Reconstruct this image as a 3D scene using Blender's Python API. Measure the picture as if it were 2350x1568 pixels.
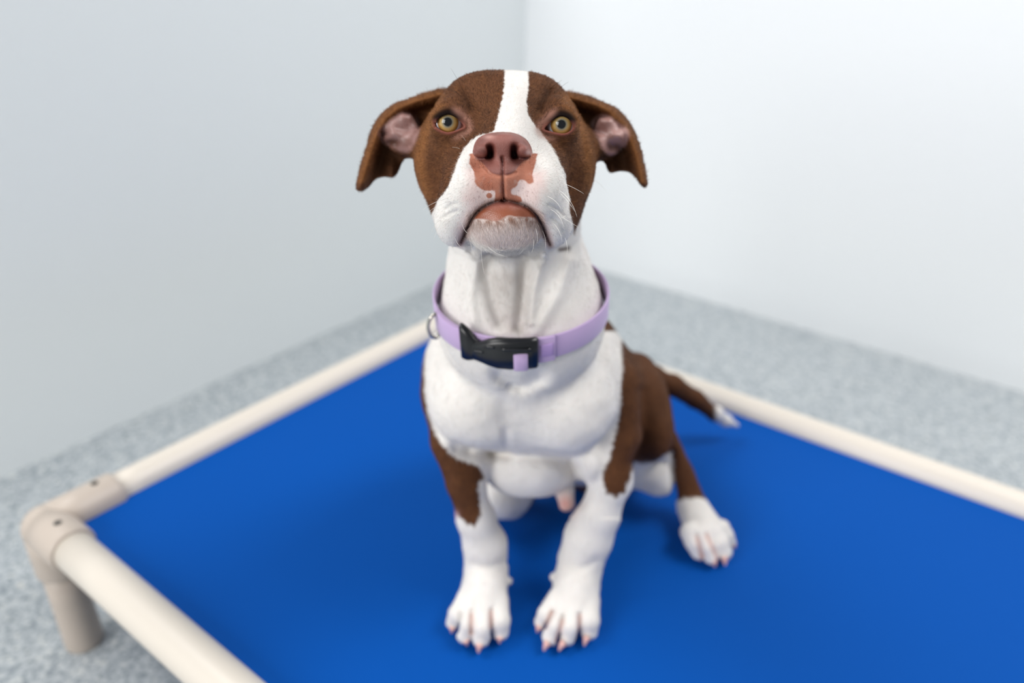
import bpy, bmesh, math
import numpy as np
from mathutils import Matrix, Vector

for o in list(bpy.data.objects): bpy.data.objects.remove(o)
SC = bpy.context.scene
COL = SC.collection
rng = np.random.default_rng(7)

# ------------------------------------------------------------------ camera
F = 1750.0; CX, CY = 1175.0, 784.0                       # focal length and centre in 2350x1568 pixels
CAM = np.array([0.79434, -0.22193, 0.76536])
YAW, PITCH, ROLL = 2.20374, 0.4798, 0.02912
FW = np.array([math.cos(YAW)*math.cos(PITCH), math.sin(YAW)*math.cos(PITCH), -math.sin(PITCH)])
_r = np.cross(FW, [0, 0, 1.]); _r /= np.linalg.norm(_r); _u = np.cross(_r, FW)
RT = math.cos(ROLL)*_r + math.sin(ROLL)*_u
UP = -math.sin(ROLL)*_r + math.cos(ROLL)*_u
cd = bpy.data.cameras.new('camera'); cam = bpy.data.objects.new('camera', cd); COL.objects.link(cam)
m = Matrix.Identity(4)
for i in range(3):
    m[i][0], m[i][1], m[i][2], m[i][3] = RT[i], UP[i], -FW[i], CAM[i]
cam.matrix_world = m
cd.sensor_width = 36; cd.lens = F/2350*36; cd.clip_start = 0.02
cd.dof.use_dof = True; cd.dof.focus_distance = 0.458; cd.dof.aperture_fstop = cd.lens/8.5
SC.camera = cam
SC.view_settings.view_transform = 'Standard'; SC.view_settings.look = 'None'
SC.view_settings.exposure = 0.15; SC.view_settings.gamma = 1.0
SC.view_settings.use_curve_mapping = False

# ------------------------------------------------------------------ light
w = bpy.data.worlds.new('world'); SC.world = w; w.use_nodes = True
w.node_tree.nodes['Background'].inputs[0].default_value = (0.95, 0.975, 1.0, 1)
w.node_tree.nodes['Background'].inputs[1].default_value = 0.31
def area(name, loc, target, size, size_y, power, col):
    l = bpy.data.lights.new(name, 'AREA'); l.shape = 'RECTANGLE'; l.size = size; l.size_y = size_y
    l.energy = power; l.color = col
    o = bpy.data.objects.new(name, l); COL.objects.link(o); o.location = loc
    o.rotation_euler = (Vector(target)-Vector(loc)).to_track_quat('-Z', 'Y').to_euler()
    return o
area('overhead_light', (-0.72, -0.45, 2.45), (0.42, 0.55, 0.2), 1.3, 0.8, 26, (1.0, 0.99, 0.975))
area('front_fill_light', (0.30, -2.5, 1.45), (0.42, 0.35, 0.35), 1.6, 1.3, 54, (1.0, 0.985, 0.965))  # unseen front fill, added to brighten the chest below the head
area('overhead_light', (1.5, 1.0, 2.30), (0.9, 1.0, 0.1), 1.2, 0.6, 29, (1.0, 0.985, 0.965))  # unseen extra fill, added at the rear right to lift the left wall

# ------------------------------------------------------------------ helpers
BED_Z = 0.1791; MAT_Z = 0.1791
def at(px, py, t):
    """point seen at photo pixel (px,py) at forward distance t, in the camera-aligned metric frame"""
    return np.array([(px-CX)*t/F, -(py-CY)*t/F, t])
def to_world(P):
    P = np.asarray(P, float)
    return CAM + P[..., 0:1]*RT + P[..., 1:2]*UP + P[..., 2:3]*FW
def ground_t(px, py, h):
    d = FW + RT*(px-CX)/F - UP*(py-CY)/F
    return (MAT_Z + h - CAM[2])/d[2]
def G(px, py, h):
    return (px, py, ground_t(px, py, h))
def srgb(r, g, b):
    f = lambda c: (c/255/12.92) if c/255 <= 0.04045 else ((c/255+0.055)/1.055)**2.4
    return np.array([f(r), f(g), f(b)])
def smooth(x, a, b):
    t = np.clip((x-a)/(b-a), 0, 1); return t*t*(3-2*t)
def mix(a, b, f):
    f = np.asarray(f)[..., None]; return a*(1-f)+b*f

def mat(name, col=(0.8, 0.8, 0.8), rough=0.5, **kw):
    M = bpy.data.materials.new(name); M.use_nodes = True
    p = M.node_tree.nodes['Principled BSDF']
    p.inputs['Base Color'].default_value = (*col, 1); p.inputs['Roughness'].default_value = rough
    for k, v in kw.items(): p.inputs[k.replace('_', ' ')].default_value = v
    return M
def node(M, t, **kw):
    n = M.node_tree.nodes.new(t)
    for k, v in kw.items(): setattr(n, k, v)
    return n
def link(M, a, b): M.node_tree.links.new(a, b)
def noise_bump(M, scale, strength, dist, coord='Object', detail=3):
    p = M.node_tree.nodes['Principled BSDF']
    tc = node(M, 'ShaderNodeTexCoord'); nz = node(M, 'ShaderNodeTexNoise'); nz.inputs['Scale'].default_value = scale
    nz.inputs['Detail'].default_value = detail
    b = node(M, 'ShaderNodeBump'); b.inputs['Strength'].default_value = strength; b.inputs['Distance'].default_value = dist
    link(M, tc.outputs[coord], nz.inputs['Vector']); link(M, nz.outputs['Fac'], b.inputs['Height']); link(M, b.outputs[0], p.inputs['Normal'])

def mesh_obj(name, V, Fc, M=None, parent=None, smooth_=True):
    me = bpy.data.meshes.new(name); me.from_pydata([tuple(v) for v in V], [], [tuple(f) for f in Fc]); me.update()
    if smooth_: me.shade_smooth()
    if M: me.materials.append(M)
    o = bpy.data.objects.new(name, me); COL.objects.link(o)
    if parent:
        o.parent = parent; o.matrix_parent_inverse = Matrix.Translation(-parent.location)
    return o
def empty(name, loc, label, cat):
    o = bpy.data.objects.new(name, None); o.location = loc; COL.objects.link(o)
    o.empty_display_size = .05; o['label'] = label; o['category'] = cat
    return o
def structure(o, label=None):
    o['kind'] = 'structure'
    if label: o['label'] = label
    return o

def tube(pts, rad, n=16, cap=True, upv=None):
    """swept round tube along points; rad scalar or list; returns verts, faces"""
    P = np.asarray(pts, float); N = len(P); rad = np.broadcast_to(np.asarray(rad, float), (N,))
    T = np.gradient(P, axis=0); T /= np.linalg.norm(T, axis=1)[:, None]+1e-12
    a = np.array([0.0123, 0.02, 1.]) if upv is None else np.asarray(upv, float)
    if abs(T[0] @ a)/np.linalg.norm(a) > .95: a = np.array([1., 0.1, 0])
    V = []; prev = None
    for i in range(N):
        b = a if prev is None else prev
        x = b - (b@T[i])*T[i]; x /= np.linalg.norm(x); prev = x; y = np.cross(T[i], x)
        for k in range(n):
            q = 2*math.pi*k/n
            V.append(P[i]+rad[i]*(math.cos(q)*x+math.sin(q)*y))
    Fc = [(i*n+k, i*n+(k+1) % n, (i+1)*n+(k+1) % n, (i+1)*n+k) for i in range(N-1) for k in range(n)]
    if cap:
        Fc.append(tuple(range(n-1, -1, -1))); Fc.append(tuple((N-1)*n+k for k in range(n)))
    return V, Fc
def merge(*parts):
    V = []; Fc = []
    for v, f in parts:
        o = len(V); V += list(v); Fc += [tuple(i+o for i in q) for q in f]
    return V, Fc
def box(c, s, ax=None):
    ax = np.eye(3) if ax is None else np.asarray(ax)
    V = [np.asarray(c)+sx*s[0]/2*ax[0]+sy*s[1]/2*ax[1]+sz*s[2]/2*ax[2] for sz in (-1, 1) for sy in (-1, 1) for sx in (-1, 1)]
    return V, [(0, 2, 3, 1), (4, 5, 7, 6), (0, 1, 5, 4), (2, 6, 7, 3), (0, 4, 6, 2), (1, 3, 7, 5)]
def bevel(o, wd, seg=3, ang=40):
    b = o.modifiers.new('bevel', 'BEVEL'); b.width = wd; b.segments = seg; b.limit_method = 'ANGLE'; b.angle_limit = math.radians(ang)

# ------------------------------------------------------------------ room
WX, WY, ROOM_H = -0.4133, 1.4441, 2.0
PART_H = 1.0        # the left wall is a low kennel partition: the room lamp shines over it
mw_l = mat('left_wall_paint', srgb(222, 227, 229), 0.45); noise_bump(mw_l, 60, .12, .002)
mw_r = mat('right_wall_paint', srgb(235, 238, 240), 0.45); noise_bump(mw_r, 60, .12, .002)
def slab(name, lo, hi, M):
    c = [(a+b)/2 for a, b in zip(lo, hi)]; s = [b-a for a, b in zip(lo, hi)]
    return structure(mesh_obj(name, *box(c, s), M, smooth_=False))
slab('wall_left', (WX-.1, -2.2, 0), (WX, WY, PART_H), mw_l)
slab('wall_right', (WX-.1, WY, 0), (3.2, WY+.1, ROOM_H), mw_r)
# speckled resilient floor
mf = mat('speckled_floor', rough=.42)
p = mf.node_tree.nodes['Principled BSDF']
tc = node(mf, 'ShaderNodeTexCoord')
v1 = node(mf, 'ShaderNodeTexVoronoi'); v1.inputs['Scale'].default_value = 240
v2 = node(mf, 'ShaderNodeTexNoise'); v2.inputs['Scale'].default_value = 75; v2.inputs['Detail'].default_value = 3
r1 = node(mf, 'ShaderNodeValToRGB'); r1.color_ramp.interpolation = 'CONSTANT'
e = r1.color_ramp.elements; e[0].position = 0; e[0].color = (*srgb(96, 111, 124), 1); e[1].position = .16; e[1].color = (*srgb(132, 141, 148), 1)
for pos, c in ((.36, (164, 171, 176)), (.60, (186, 192, 195)), (.80, (204, 207, 204)), (.92, (176, 170, 160))):
    q = e.new(pos); q.color = (*srgb(*c), 1)
sp = node(mf, 'ShaderNodeSeparateColor')
mxa = node(mf, 'ShaderNodeMath', operation='MULTIPLY_ADD'); mxa.inputs[1].default_value = .55
mxb = node(mf, 'ShaderNodeMath', operation='MULTIPLY'); mxb.inputs[1].default_value = .45*1.55
sb = node(mf, 'ShaderNodeMath', operation='SUBTRACT'); sb.inputs[1].default_value = .12
link(mf, tc.outputs['Object'], v1.inputs['Vector']); link(mf, tc.outputs['Object'], v2.inputs['Vector'])
link(mf, v1.outputs['Color'], sp.inputs[0]); link(mf, v2.outputs['Fac'], sb.inputs[0]); link(mf, sb.outputs[0], mxb.inputs[0])
link(mf, sp.outputs[0], mxa.inputs[0]); link(mf, mxb.outputs[0], mxa.inputs[2]); link(mf, mxa.outputs[0], r1.inputs[0]); link(mf, r1.outputs[0], p.inputs['Base Color'])
slab('floor', (-2.4, -2.6, -.1), (3.2, WY+.1, 0), mf)

# ------------------------------------------------------------------ raised bed
BL, BW, PR = 1.10, 0.7318, 0.021
m_pipe = mat('cream_pipe', srgb(212, 204, 193), .38); noise_bump(m_pipe, 120, .04, .001)
m_fit = mat('beige_fitting', srgb(186, 174, 163), .42); noise_bump(m_fit, 160, .06, .001)
m_screw = mat('dark_screw', (.06, .06, .055), .4, Metallic=.6)
m_mat = mat('blue_vinyl', (0.0, .068, .34), .7, Specular_IOR_Level=.08)
noise_bump(m_mat, 900, .25, .0006, detail=2)
bed = empty('raised_pet_bed', (BL/2, BW/2, 0), 'raised pet bed with cream pipe frame and bright blue fabric deck on the speckled floor', 'pet bed')
for nm, a, b in (('side_rail', (0, .05, BED_Z), (0, BW-.05, BED_Z)), ('side_rail', (BL, .05, BED_Z), (BL, BW-.05, BED_Z)),
                 ('side_rail', (.05, 0, BED_Z), (BL-.05, 0, BED_Z)), ('side_rail', (.05, BW, BED_Z), (BL-.05, BW, BED_Z))):
    pts = [np.array(a)*(1-s)+np.array(b)*s for s in np.linspace(0, 1, 12)]
    mesh_obj(nm, *tube(pts, PR, 40), m_pipe, bed)
for sx, cx in ((1, 0), (-1, BL)):
    for sy, cy in ((1, 0), (-1, BW)):
        c = np.array([cx, cy, BED_Z]); R2 = PR+.0042
        def arm(d, L, r=R2):
            d = np.array(d, float)
            pr = [(0, r), (.5, r), (L-.0045, r), (L-.0012, r-.0008), (L, r-.003)]
            return tube([c+d*(L*0+q) if q > .6 else c+d*q*L*0.9 for q, _ in pr[:2]]+[c+d*q for q, _ in pr[2:]], [x for _, x in pr], 40)
        sph = bmesh.new(); bmesh.ops.create_uvsphere(sph, u_segments=40, v_segments=24, radius=R2+.0005)
        SV = [np.array(v.co)+c for v in sph.verts]; SF = [tuple(v.index for v in f.verts) for f in sph.faces]; sph.free()
        el = mesh_obj('corner_fitting', *merge(arm((0, sy, 0), .080), arm((sx, 0, 0), .060), arm((0, 0, -1), .062), (SV, SF)), m_fit, bed)
        lg = mesh_obj('leg', *tube([c+np.array([0, 0, z]) for z in (-.055, -.10, -.15, -BED_Z+.004, -BED_Z+.0015, -BED_Z)], [PR, PR, PR+.0002, PR+.0005, PR, PR-.002], 40), m_fit, bed)
        # screws on top of each arm
        for off, d in (((.030*0, .058*sy), 0), ((.036*sx, 0), 1)):
            q = c+np.array([off[0], off[1], R2-.001])
            sV, sF = tube([q, q+np.array([0, 0, .0012]), q+np.array([0, 0, .0018])], [.0042, .0042, .003], 16)
            so = mesh_obj('screw', sV, sF, m_screw, el); so.matrix_parent_inverse = Matrix.Identity(4)
            if el.parent: so.matrix_parent_inverse = Matrix.Identity(4)
# fabric deck: hem at the inner side of the rails, corners cut for the fittings
nx, ny = 60, 44
x0, x1, y0, y1 = .010, BL-.010, .010, BW-.010
V = []; Fc = []
for lay in (0, 1):
    for j in range(ny+1):
        for i in range(nx+1):
            u, v = i/nx, j/ny
            x, y = x0+(x1-x0)*u, y0+(y1-y0)*v
            e_ = min(u*(x1-x0), (1-u)*(x1-x0), v*(y1-y0), (1-v)*(y1-y0))
            z = MAT_Z - .0005 + .0035*math.exp(-e_/.012)
            z -= .0016*lay
            V.append((x, y, z))
n1 = (nx+1)*(ny+1)
def keep(i, j):
    x = x0+(x1-x0)*(i+.5)/nx; y = y0+(y1-y0)*(j+.5)/ny
    return not (min(x, BL-x) < .018 and min(y, BW-y) < .018)
for j in range(ny):
    for i in range(nx):
        if keep(i, j):
            a = j*(nx+1)+i; q = (a, a+1, a+nx+2, a+nx+1); Fc.append(q); Fc.append(tuple(n1+k for k in reversed(q)))
mesh_obj('fabric_deck', V, Fc, m_mat, bed)

# ------------------------------------------------------------------ dog: implicit surface
PRIMS = []          # sculpt list in the camera-aligned metric frame
def ell(px, py, t, rx, ry, rt, k=.01, op='+', rot=0.):
    c = at(px, py, t); r = np.array([rx*t/F, ry*t/F, rt]); ca, sa = math.cos(rot), math.sin(rot)
    def f(P):
        q = P-c
        if rot: q = np.stack([q[:, 0]*ca+q[:, 1]*sa, -q[:, 0]*sa+q[:, 1]*ca, q[:, 2]], 1)
        k0 = np.linalg.norm(q/r, axis=1); k1 = np.linalg.norm(q/r**2, axis=1)+1e-9
        return k0*(k0-1)/k1
    PRIMS.append((op, k, f, c, float(r.max())))
def cone(a, b, ra, rb, k=.01, op='+', flat=None):
    """round cone between two pixel points (px,py,t) with pixel radii"""
    A, B = at(*a), at(*b); RA, RB = ra*a[2]/F, rb*b[2]/F
    d = B-A; L2 = d@d
    def f(P):
        h = np.clip((P-A)@d/L2, 0, 1)
        return np.linalg.norm(P-A-h[:, None]*d, axis=1)-(RA+(RB-RA)*h)
    PRIMS.append((op, k, f, (A+B)/2, math.sqrt(L2)/2+max(RA, RB)))
def chain(pts, k=.01, kk=None):
    for i in range(len(pts)-1):
        cone(pts[i][:3], pts[i+1][:3], pts[i][3], pts[i+1][3], k)
def pxy(P):
    t = P[:, 2]; return CX+F*P[:, 0]/t, CY-F*P[:, 1]/t
def seg_dist(x, y, line):
    d = np.full(x.shape, 1e9)
    for (ax, ay), (bx, by) in zip(line[:-1], line[1:]):
        dx, dy = bx-ax, by-ay; h = np.clip(((x-ax)*dx+(y-ay)*dy)/(dx*dx+dy*dy+1e-9), 0, 1)
        d = np.minimum(d, np.hypot(x-ax-h*dx, y-ay-h*dy))
    return d
def poly_sd(x, y, poly):
    """signed distance to polygon, negative inside"""
    d = seg_dist(x, y, list(poly)+[poly[0]]); ins = np.zeros(x.shape, bool)
    n = len(poly)
    for i in range(n):
        (ax, ay), (bx, by) = poly[i], poly[(i+1) % n]
        c = ((ay > y) != (by > y)) & (x < (bx-ax)*(y-ay)/((by-ay) if by != ay else 1e-9)+ax); ins ^= c
    return np.where(ins, -d, d)
def spline(pts, n=6, closed=False):
    P = np.array(pts, float); m_ = len(P); out = []
    rngi = range(m_) if closed else range(m_-1)
    for i in rngi:
        g = lambda j: P[j % m_] if closed else P[min(max(j, 0), m_-1)]
        p0, p1, p2, p3 = g(i-1), g(i), g(i+1), g(i+2)
        for s in np.linspace(0, 1, n, endpoint=False):
            out.append(.5*((2*p1)+(-p0+p2)*s+(2*p0-5*p1+4*p2-p3)*s*s+(-p0+3*p1-3*p2+p3)*s**3))
    if not closed: out.append(P[-1])
    return [tuple(q) for q in out]
BUMPS = []
def bump(line, width, depth, t0=0., t1=.56):
    """groove (depth>0) or ridge (depth<0) along a pixel polyline on the surface between depths t0..t1"""
    xs = [p_[0] for p_ in line]; ys = [p_[1] for p_ in line]
    BUMPS.append((line, width, depth, t0, t1, min(xs)-3*width, max(xs)+3*width, min(ys)-3*width, max(ys)+3*width))

EYES = [(1029, 281, .4900), (1287, 286, .4900)]; EYE_R = 35.
# --- skull
ell(1158, 302, .548, 168, 118, .064, .0)
ell(1158, 360, .560, 190, 150, .055, .02)
ell(1100, 226, .520, 62, 40, .024, .018)           # brow bosses
ell(1222, 228, .520, 62, 40, .024, .018)
ell(1020, 375, .533, 68, 88, .030, .020)            # cheeks
ell(1300, 378, .533, 66, 88, .030, .020)
ell(1050, 470, .535, 60, 80, .030, .020)
ell(1275, 470, .535, 60, 80, .030, .020)
ell(1042, 318, .505, 50, 62, .022, .020)            # under-eye
ell(1276, 320, .505, 48, 62, .022, .020)
# --- muzzle
cone((1165, 268, .500), (1153, 350, .462), 58, 58, .022)
cone((1160, 300, .500), (1158, 430, .470), 78, 88, .02)
ell(1078, 440, .470, 66, 78, .030, .016)
ell(1236, 442, .470, 64, 78, .030, .016)
ell(1040, 505, .490, 42, 60, .028, .014)            # hanging lip corners
ell(1273, 505, .490, 42, 60, .028, .014)
ell(1155, 415, .457, 58, 48, .022, .010)
ell(1066, 395, .496, 44, 56, .024, .018); ell(1252, 397, .496, 44, 56, .024, .018)
# --- lower jaw and chin
ell(1158, 525, .480, 86, 52, .032, .006)
ell(1158, 500, .466, 72, 40, .018, .008)
ell(1160, 520, .530, 130, 62, .050, .018)
ell(1166, 545, .528, 126, 34, .040, .010)
# --- nose leather
cone((1163, 262, .490), (1153, 336, .4575), 54, 48, .012)
ell(1153, 340, .450, 62, 33, .015, .006)
ell(1107, 350, .4435, 21, 15, .009, .003)
ell(1199, 350, .4435, 21, 15, .009, .003)
cone((1153, 345, .444), (1154, 388, .447), 26, 24, .006)
# --- eye orbits
for (ex, ey, et) in EYES:
    ell(ex, ey, et, EYE_R+11, EYE_R+10, (EYE_R+8)*et/F, .008)
ell(1052, 248, .500, 34, 16, .013, .010, rot=-.35)
ell(1268, 250, .500, 34, 16, .013, .010, rot=.35)
# --- neck, chest, trunk
ell(1170, 440, .590, 150, 150, .055, .03)
cone((1182, 545, .610), (1195, 720, .640), 148, 192, .030)
ell(1196, 860, .725, 226, 190, .085, .030)
ell(1100, 915, .690, 112, 118, .052, .022)
ell(1296, 925, .690, 112, 118, .052, .022)
ell(1200, 830, .660, 90, 90, .030, .025)
cone((1235, 870, .77), (1385, 978, .905), 205, 155, .03)
ell(1215, 1055, .770, 118, 84, .060, .014)
cone((1285, 1080, .790), (1299, 1155, .775), 30, 19, .012)
ell(1088, 1045, .745, 46, 62, .040, .014)
ell(1345, 1050, .745, 50, 62, .040, .014)
# --- shoulders and fore legs
chain([(1015, 905, .715, 48), (1035, 1010, .715, 44), (1068, 1110, .722, 38), (1092, 1190, .735, 40), (1113, 1250, .748, 46), (1116, 1300, .757, 45), (1112, 1355, .752, 50)], .014)
chain([(1418, 880, .725, 56), (1420, 1000, .728, 52), (1400, 1100, .733, 46), (1374, 1175, .740, 47), (1350, 1235, .750, 51), (1332, 1290, .758, 47), (1322, 1350, .754, 52)], .014)
def toe(a, b, c, ra, rb, rc, k=.0035):
    cone(a, b, ra, rb, k); cone(b, c, rb, rc, k)
CLAWS = []
def paw(base, toes, k=.004):
    bx, by, bh, br = base
    for (kx, ky, tx, ty, r, cxx, cyy) in toes:
        toe(G(kx, ky, .026), G((kx*.35+tx*.65), (ky*.35+ty*.65), .022), G(tx, ty, .012), r*1.05, r, r*.82, k)
        CLAWS.append((tx, ty, cxx, cyy))
paw((1112, 1380, .03, 50), [(1070, 1375, 1041, 1428, 21, 1036, 1457), (1090, 1385, 1066, 1458, 22, 1073, 1486),
                              (1117, 1388, 1104, 1466, 24, 1097, 1504), (1142, 1380, 1149, 1450, 23, 1146, 1481)])
paw((1322, 1380, .03, 50), [(1278, 1375, 1244, 1428, 21, 1231, 1455), (1296, 1385, 1263, 1462, 23, 1246, 1499),
                              (1325, 1388, 1302, 1462, 23, 1280, 1499), (1350, 1380, 1352, 1448, 24, 1339, 1488)])
cone(G(1110, 1352, .030), G(1108, 1405, .020), 50, 44, .010)
cone(G(1322, 1352, .030), G(1313, 1405, .020), 50, 44, .010)
cone(G(1150, 1330, .03), G(1166, 1334, .028), 14, 9, .004)
cone(G(1285, 1322, .03), G(1271, 1325, .028), 14, 9, .004)
# --- hind quarters
ell(1470, 930, .860, 66, 120, .060, .016, rot=.15)
ell(1495, 985, .835, 48, 76, .040, .012, rot=.1)
cone((1532, 1010, .850), (1580, 1130, .868), 24, 28, .012)
cone((1440, 1066, .872), (1510, 1090, .868), 44, 48, .012)
ell(1160, 1120, .850, 70, 66, .050, .01)
cone(G(1590, 1165, .026), G(1618, 1222, .024), 36, 42, .012)
for (kx, ky, tx, ty, r, cxx, cyy) in [(1588, 1222, 1604, 1264, 24, 1607, 1290), (1612, 1230, 1634, 1276, 23, 1642, 1305), (1640, 1222, 1660, 1266, 23, 1665, 1303), (1655, 1212, 1673, 1244, 18, 1689, 1262)]:
    toe(G(kx, ky, .028), G((kx+tx)/2, (ky+ty)/2, .022), G(tx, ty, .013), r*1.1, r, r*.85); CLAWS.append((tx, ty, cxx, cyy))
cone(G(1168, 1150, .030), G(1098, 1158, .022), 40, 30, .012); cone(G(1102, 1158, .022), G(1078, 1164, .018), 28, 23, .010)
# --- tail
chain([(1452, 868, .930, 36), (1500, 866, .945, 25), (1545, 884, .958, 22), (1595, 918, .978, 20), (1640, 950, 1.0, 17), (1665, 966, 1.01, 13), (1692, 976, 1.02, 5)], .010)

# --- ears: bent flaps with their own thickness
FLAP_L = spline([(1045, 215), (1020, 205), (993, 207), (954, 220), (907, 237), (877, 259), (857, 287), (843, 323), (830, 367), (817, 425), (820, 438), (829, 440), (847, 428), (863, 411), (882, 406), (900, 407), (913, 397), (929, 364), (960, 362), (1010, 330)], 3, True)
FLAP_R = spline([(1275, 225), (1300, 211), (1335, 216), (1370, 228), (1412, 246), (1439, 273), (1462, 312), (1475, 352), (1486, 418), (1483, 431), (1472, 426), (1450, 399), (1426, 393), (1398, 395), (1385, 370), (1350, 366), (1310, 330)], 3, True)
RIM_L = [(1010, 216), (954, 232), (912, 248), (884, 270), (866, 300), (852, 340), (838, 385), (826, 428)]
RIM_R = [(1310, 224), (1366, 240), (1402, 256), (1426, 280), (1448, 316), (1462, 356), (1476, 420)]
def ear(flap, rim, side):
    xs = [q[0] for q in flap]; ys = [q[1] for q in flap]
    c = at((min(xs)+max(xs))/2, (min(ys)+max(ys))/2, .558)
    def f(P):
        x, y = pxy(P); t = P[:, 2]
        d2 = poly_sd(x, y, flap)*t/F
        dr = seg_dist(x, y, rim)
        t0 = .566-.020*np.exp(-(dr/17.)**2)
        # lower lobe folds: a gentle wave
        lx = (x-890)*1. if side < 0 else (1412-x)*1.
        t0 = t0-.008*np.exp(-((lx-8)/14.)**2)*smooth(y, 350, 395)
        s = (np.abs(t-t0)*.72)-.0022
        r = .0018
        a, b = d2+r, s+r
        return np.hypot(np.maximum(a, 0), np.maximum(b, 0))+np.minimum(np.maximum(a, b), 0)-r
    PRIMS.append(('+', .005, f, c, .085))
ear(FLAP_L, RIM_L, -1); ear(FLAP_R, RIM_R, 1)
CON_L = spline([(900, 270), (929, 254), (954, 266), (965, 290), (955, 325), (940, 350), (914, 348), (880, 330), (867, 303)], 4, True)
CON_R = spline([(1355, 288), (1367, 266), (1389, 260), (1415, 278), (1440, 296), (1444, 320), (1428, 344), (1403, 358), (1383, 346), (1372, 320)], 4, True)
ell(918, 305, .556, 44, 42, .013, .006, rot=.2)
ell(1403, 310, .556, 42, 42, .013, .006, rot=-.5)
cone((935, 330, .556), (985, 335, .545), 26, 40, .010)
cone((1390, 335, .556), (1340, 338, .545), 26, 40, .010)
# --- cut the eye openings and nostrils
ALM_L = spline([(998, 291), (1001, 277), (1012, 266), (1028, 260.5), (1044, 266), (1057, 277), (1067, 291), (1055, 298), (1041, 303.5), (1026, 306), (1010, 300)], 3, True)
ALM_R = spline([(1246, 297), (1258, 283), (1272, 271), (1288, 264.5), (1304, 270), (1314, 283), (1316, 295), (1306, 305), (1292, 309), (1276, 306.5), (1260, 303)], 3, True)
for (ex, ey, et), alm in zip(EYES, (ALM_L, ALM_R)):
    c = at(ex, ey, et); R = EYE_R*et/F
    def f(P, alm=alm, et=et):
        x, y = pxy(P); return np.maximum(poly_sd(x, y, alm)*et/F, P[:, 2]-(et-.30*EYE_R*et/F))
    PRIMS.append(('-', .0012, f, c, .03))


# --- surface modelling
MOUTH = spline([(1157, 460), (1133, 464), (1108, 476), (1088, 494), (1078, 513), (1068, 535), (1058, 556)], 4)
MOUTH2 = spline([(1157, 460), (1181, 464), (1208, 474), (1228, 490), (1240, 510), (1250, 535), (1262, 562)], 4)
bump(MOUTH, 6.0, .0030, 0, .492); bump(MOUTH2, 6.0, .0030, 0, .492)
bump([(1153, 362), (1154, 400), (1156, 458)], 4.0, .0022, 0, .50)
bump(spline([(1112, 384), (1122, 396), (1136, 402), (1150, 404), (1170, 402), (1185, 396)], 3), 3, .0009, 0, .48)
bump(spline([(1088, 345), (1092, 330), (1103, 316), (1125, 307), (1153, 304), (1180, 307), (1203, 318), (1215, 335), (1220, 352)], 3), 3, .0006, 0, .50)
bump(spline([(1060, 205), (1072, 225), (1085, 250)], 3), 7, .0012); bump(spline([(1262, 208), (1250, 228), (1238, 252)], 3), 7, .0012)
bump(spline([(1000, 250), (985, 300), (975, 350)], 3), 8, .001); bump(spline([(1318, 260), (1333, 310), (1342, 360)], 3), 8, .001)
for l_ in ([(1024, 480), (1036, 470), (1048, 468)], [(1018, 500), (1034, 490), (1050, 484)], [(1260, 470), (1280, 480), (1292, 494)], [(1268, 500), (1284, 512), (1292, 530)]):
    bump(spline(l_, 3), 4, .0007)
# nostrils with their side slits
for q_ in (-1, 1):
    bump([(1152.5+q_*27, 339), (1152.5+q_*26, 347), (1152.5+q_*27, 357)], 7.5, .0065, 0, .46)
    bump([(1152.5+q_*30, 361), (1152.5+q_*44, 363.5), (1152.5+q_*58, 362)], 5, .0012, 0, .46)
# eyelid rims
bump(ALM_L+[ALM_L[0]], 4.5, -.0009, 0, .52); bump(ALM_R+[ALM_R[0]], 4.5, -.0009, 0, .52)
bump(spline([(996, 268), (1010, 250), (1030, 243), (1050, 250), (1064, 270)], 3), 3.5, .0006, 0, .53); bump(spline([(1250, 274), (1266, 252), (1288, 246), (1308, 256), (1322, 276)], 3), 3.5, .0006, 0, .53)
# ear cups
for (x_, y_, w_, d_) in [(902, 327, 9, .0028), (925, 296, 12, .0030), (883, 306, 7, .002), (1412, 335, 11, .0030), (1378, 302, 9, .002), (1428, 292, 7, .0012)]:
    bump([(x_-w_*.6, y_), (x_+w_*.6, y_+1)], w_, d_, 0, .60)
for (x_, y_, w_, d_) in [(932, 266, 11, -.0028), (907, 305, 8, -.002), (1388, 276, 12, -.003), (1417, 311, 10, -.003)]:
    bump([(x_-w_*.6, y_), (x_+w_*.6, y_+1)], w_, d_, 0, .60)
# neck folds, chest hollows, belly line
bump(spline([(1118, 600), (1130, 680), (1150, 740)], 3), 18, .0065, .5, .64)
bump(spline([(1205, 600), (1200, 680), (1190, 750)], 3), 15, .0070, .5, .64)
bump(spline([(1100, 590), (1078, 680), (1090, 760)], 3), 15, -.0035, .5, .64)
bump(spline([(1250, 590), (1225, 670), (1218, 740)], 3), 11, -.0045, .5, .64)
bump(spline([(1310, 600), (1280, 680), (1230, 760)], 3), 15, -.0035, .5, .64)
bump(spline([(1150, 860), (1195, 880), (1235, 865)], 3), 24, .009, .5, .75)
bump(spline([(1050, 1030), (1100, 1040), (1160, 1042), (1230, 1046), (1290, 1062), (1330, 1100), (1330, 1150)], 4), 17, .0065, .5, .75)
bump(spline([(1160, 990), (1163, 1045)], 3), 12, .002, .5, .75)
bump(spline([(1310, 1060), (1325, 1075)], 3), 9, .003, .5, .75)
bump([(1165, 870), (1160, 960)], 22, .0010, .5, .75)
bump(spline([(1474, 900), (1474, 960), (1463, 1020), (1450, 1060)], 3), 14, .0030, .6, .9)
bump(spline([(1090, 1292), (1120, 1300), (1160, 1290)], 3), 10, .0015, .6, .8); bump(spline([(1290, 1290), (1330, 1305), (1370, 1285)], 3), 10, .0018, .6, .8)
bump(spline([(1545, 1040), (1548, 1140)], 3), 8, .006, .7, .95)
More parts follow.
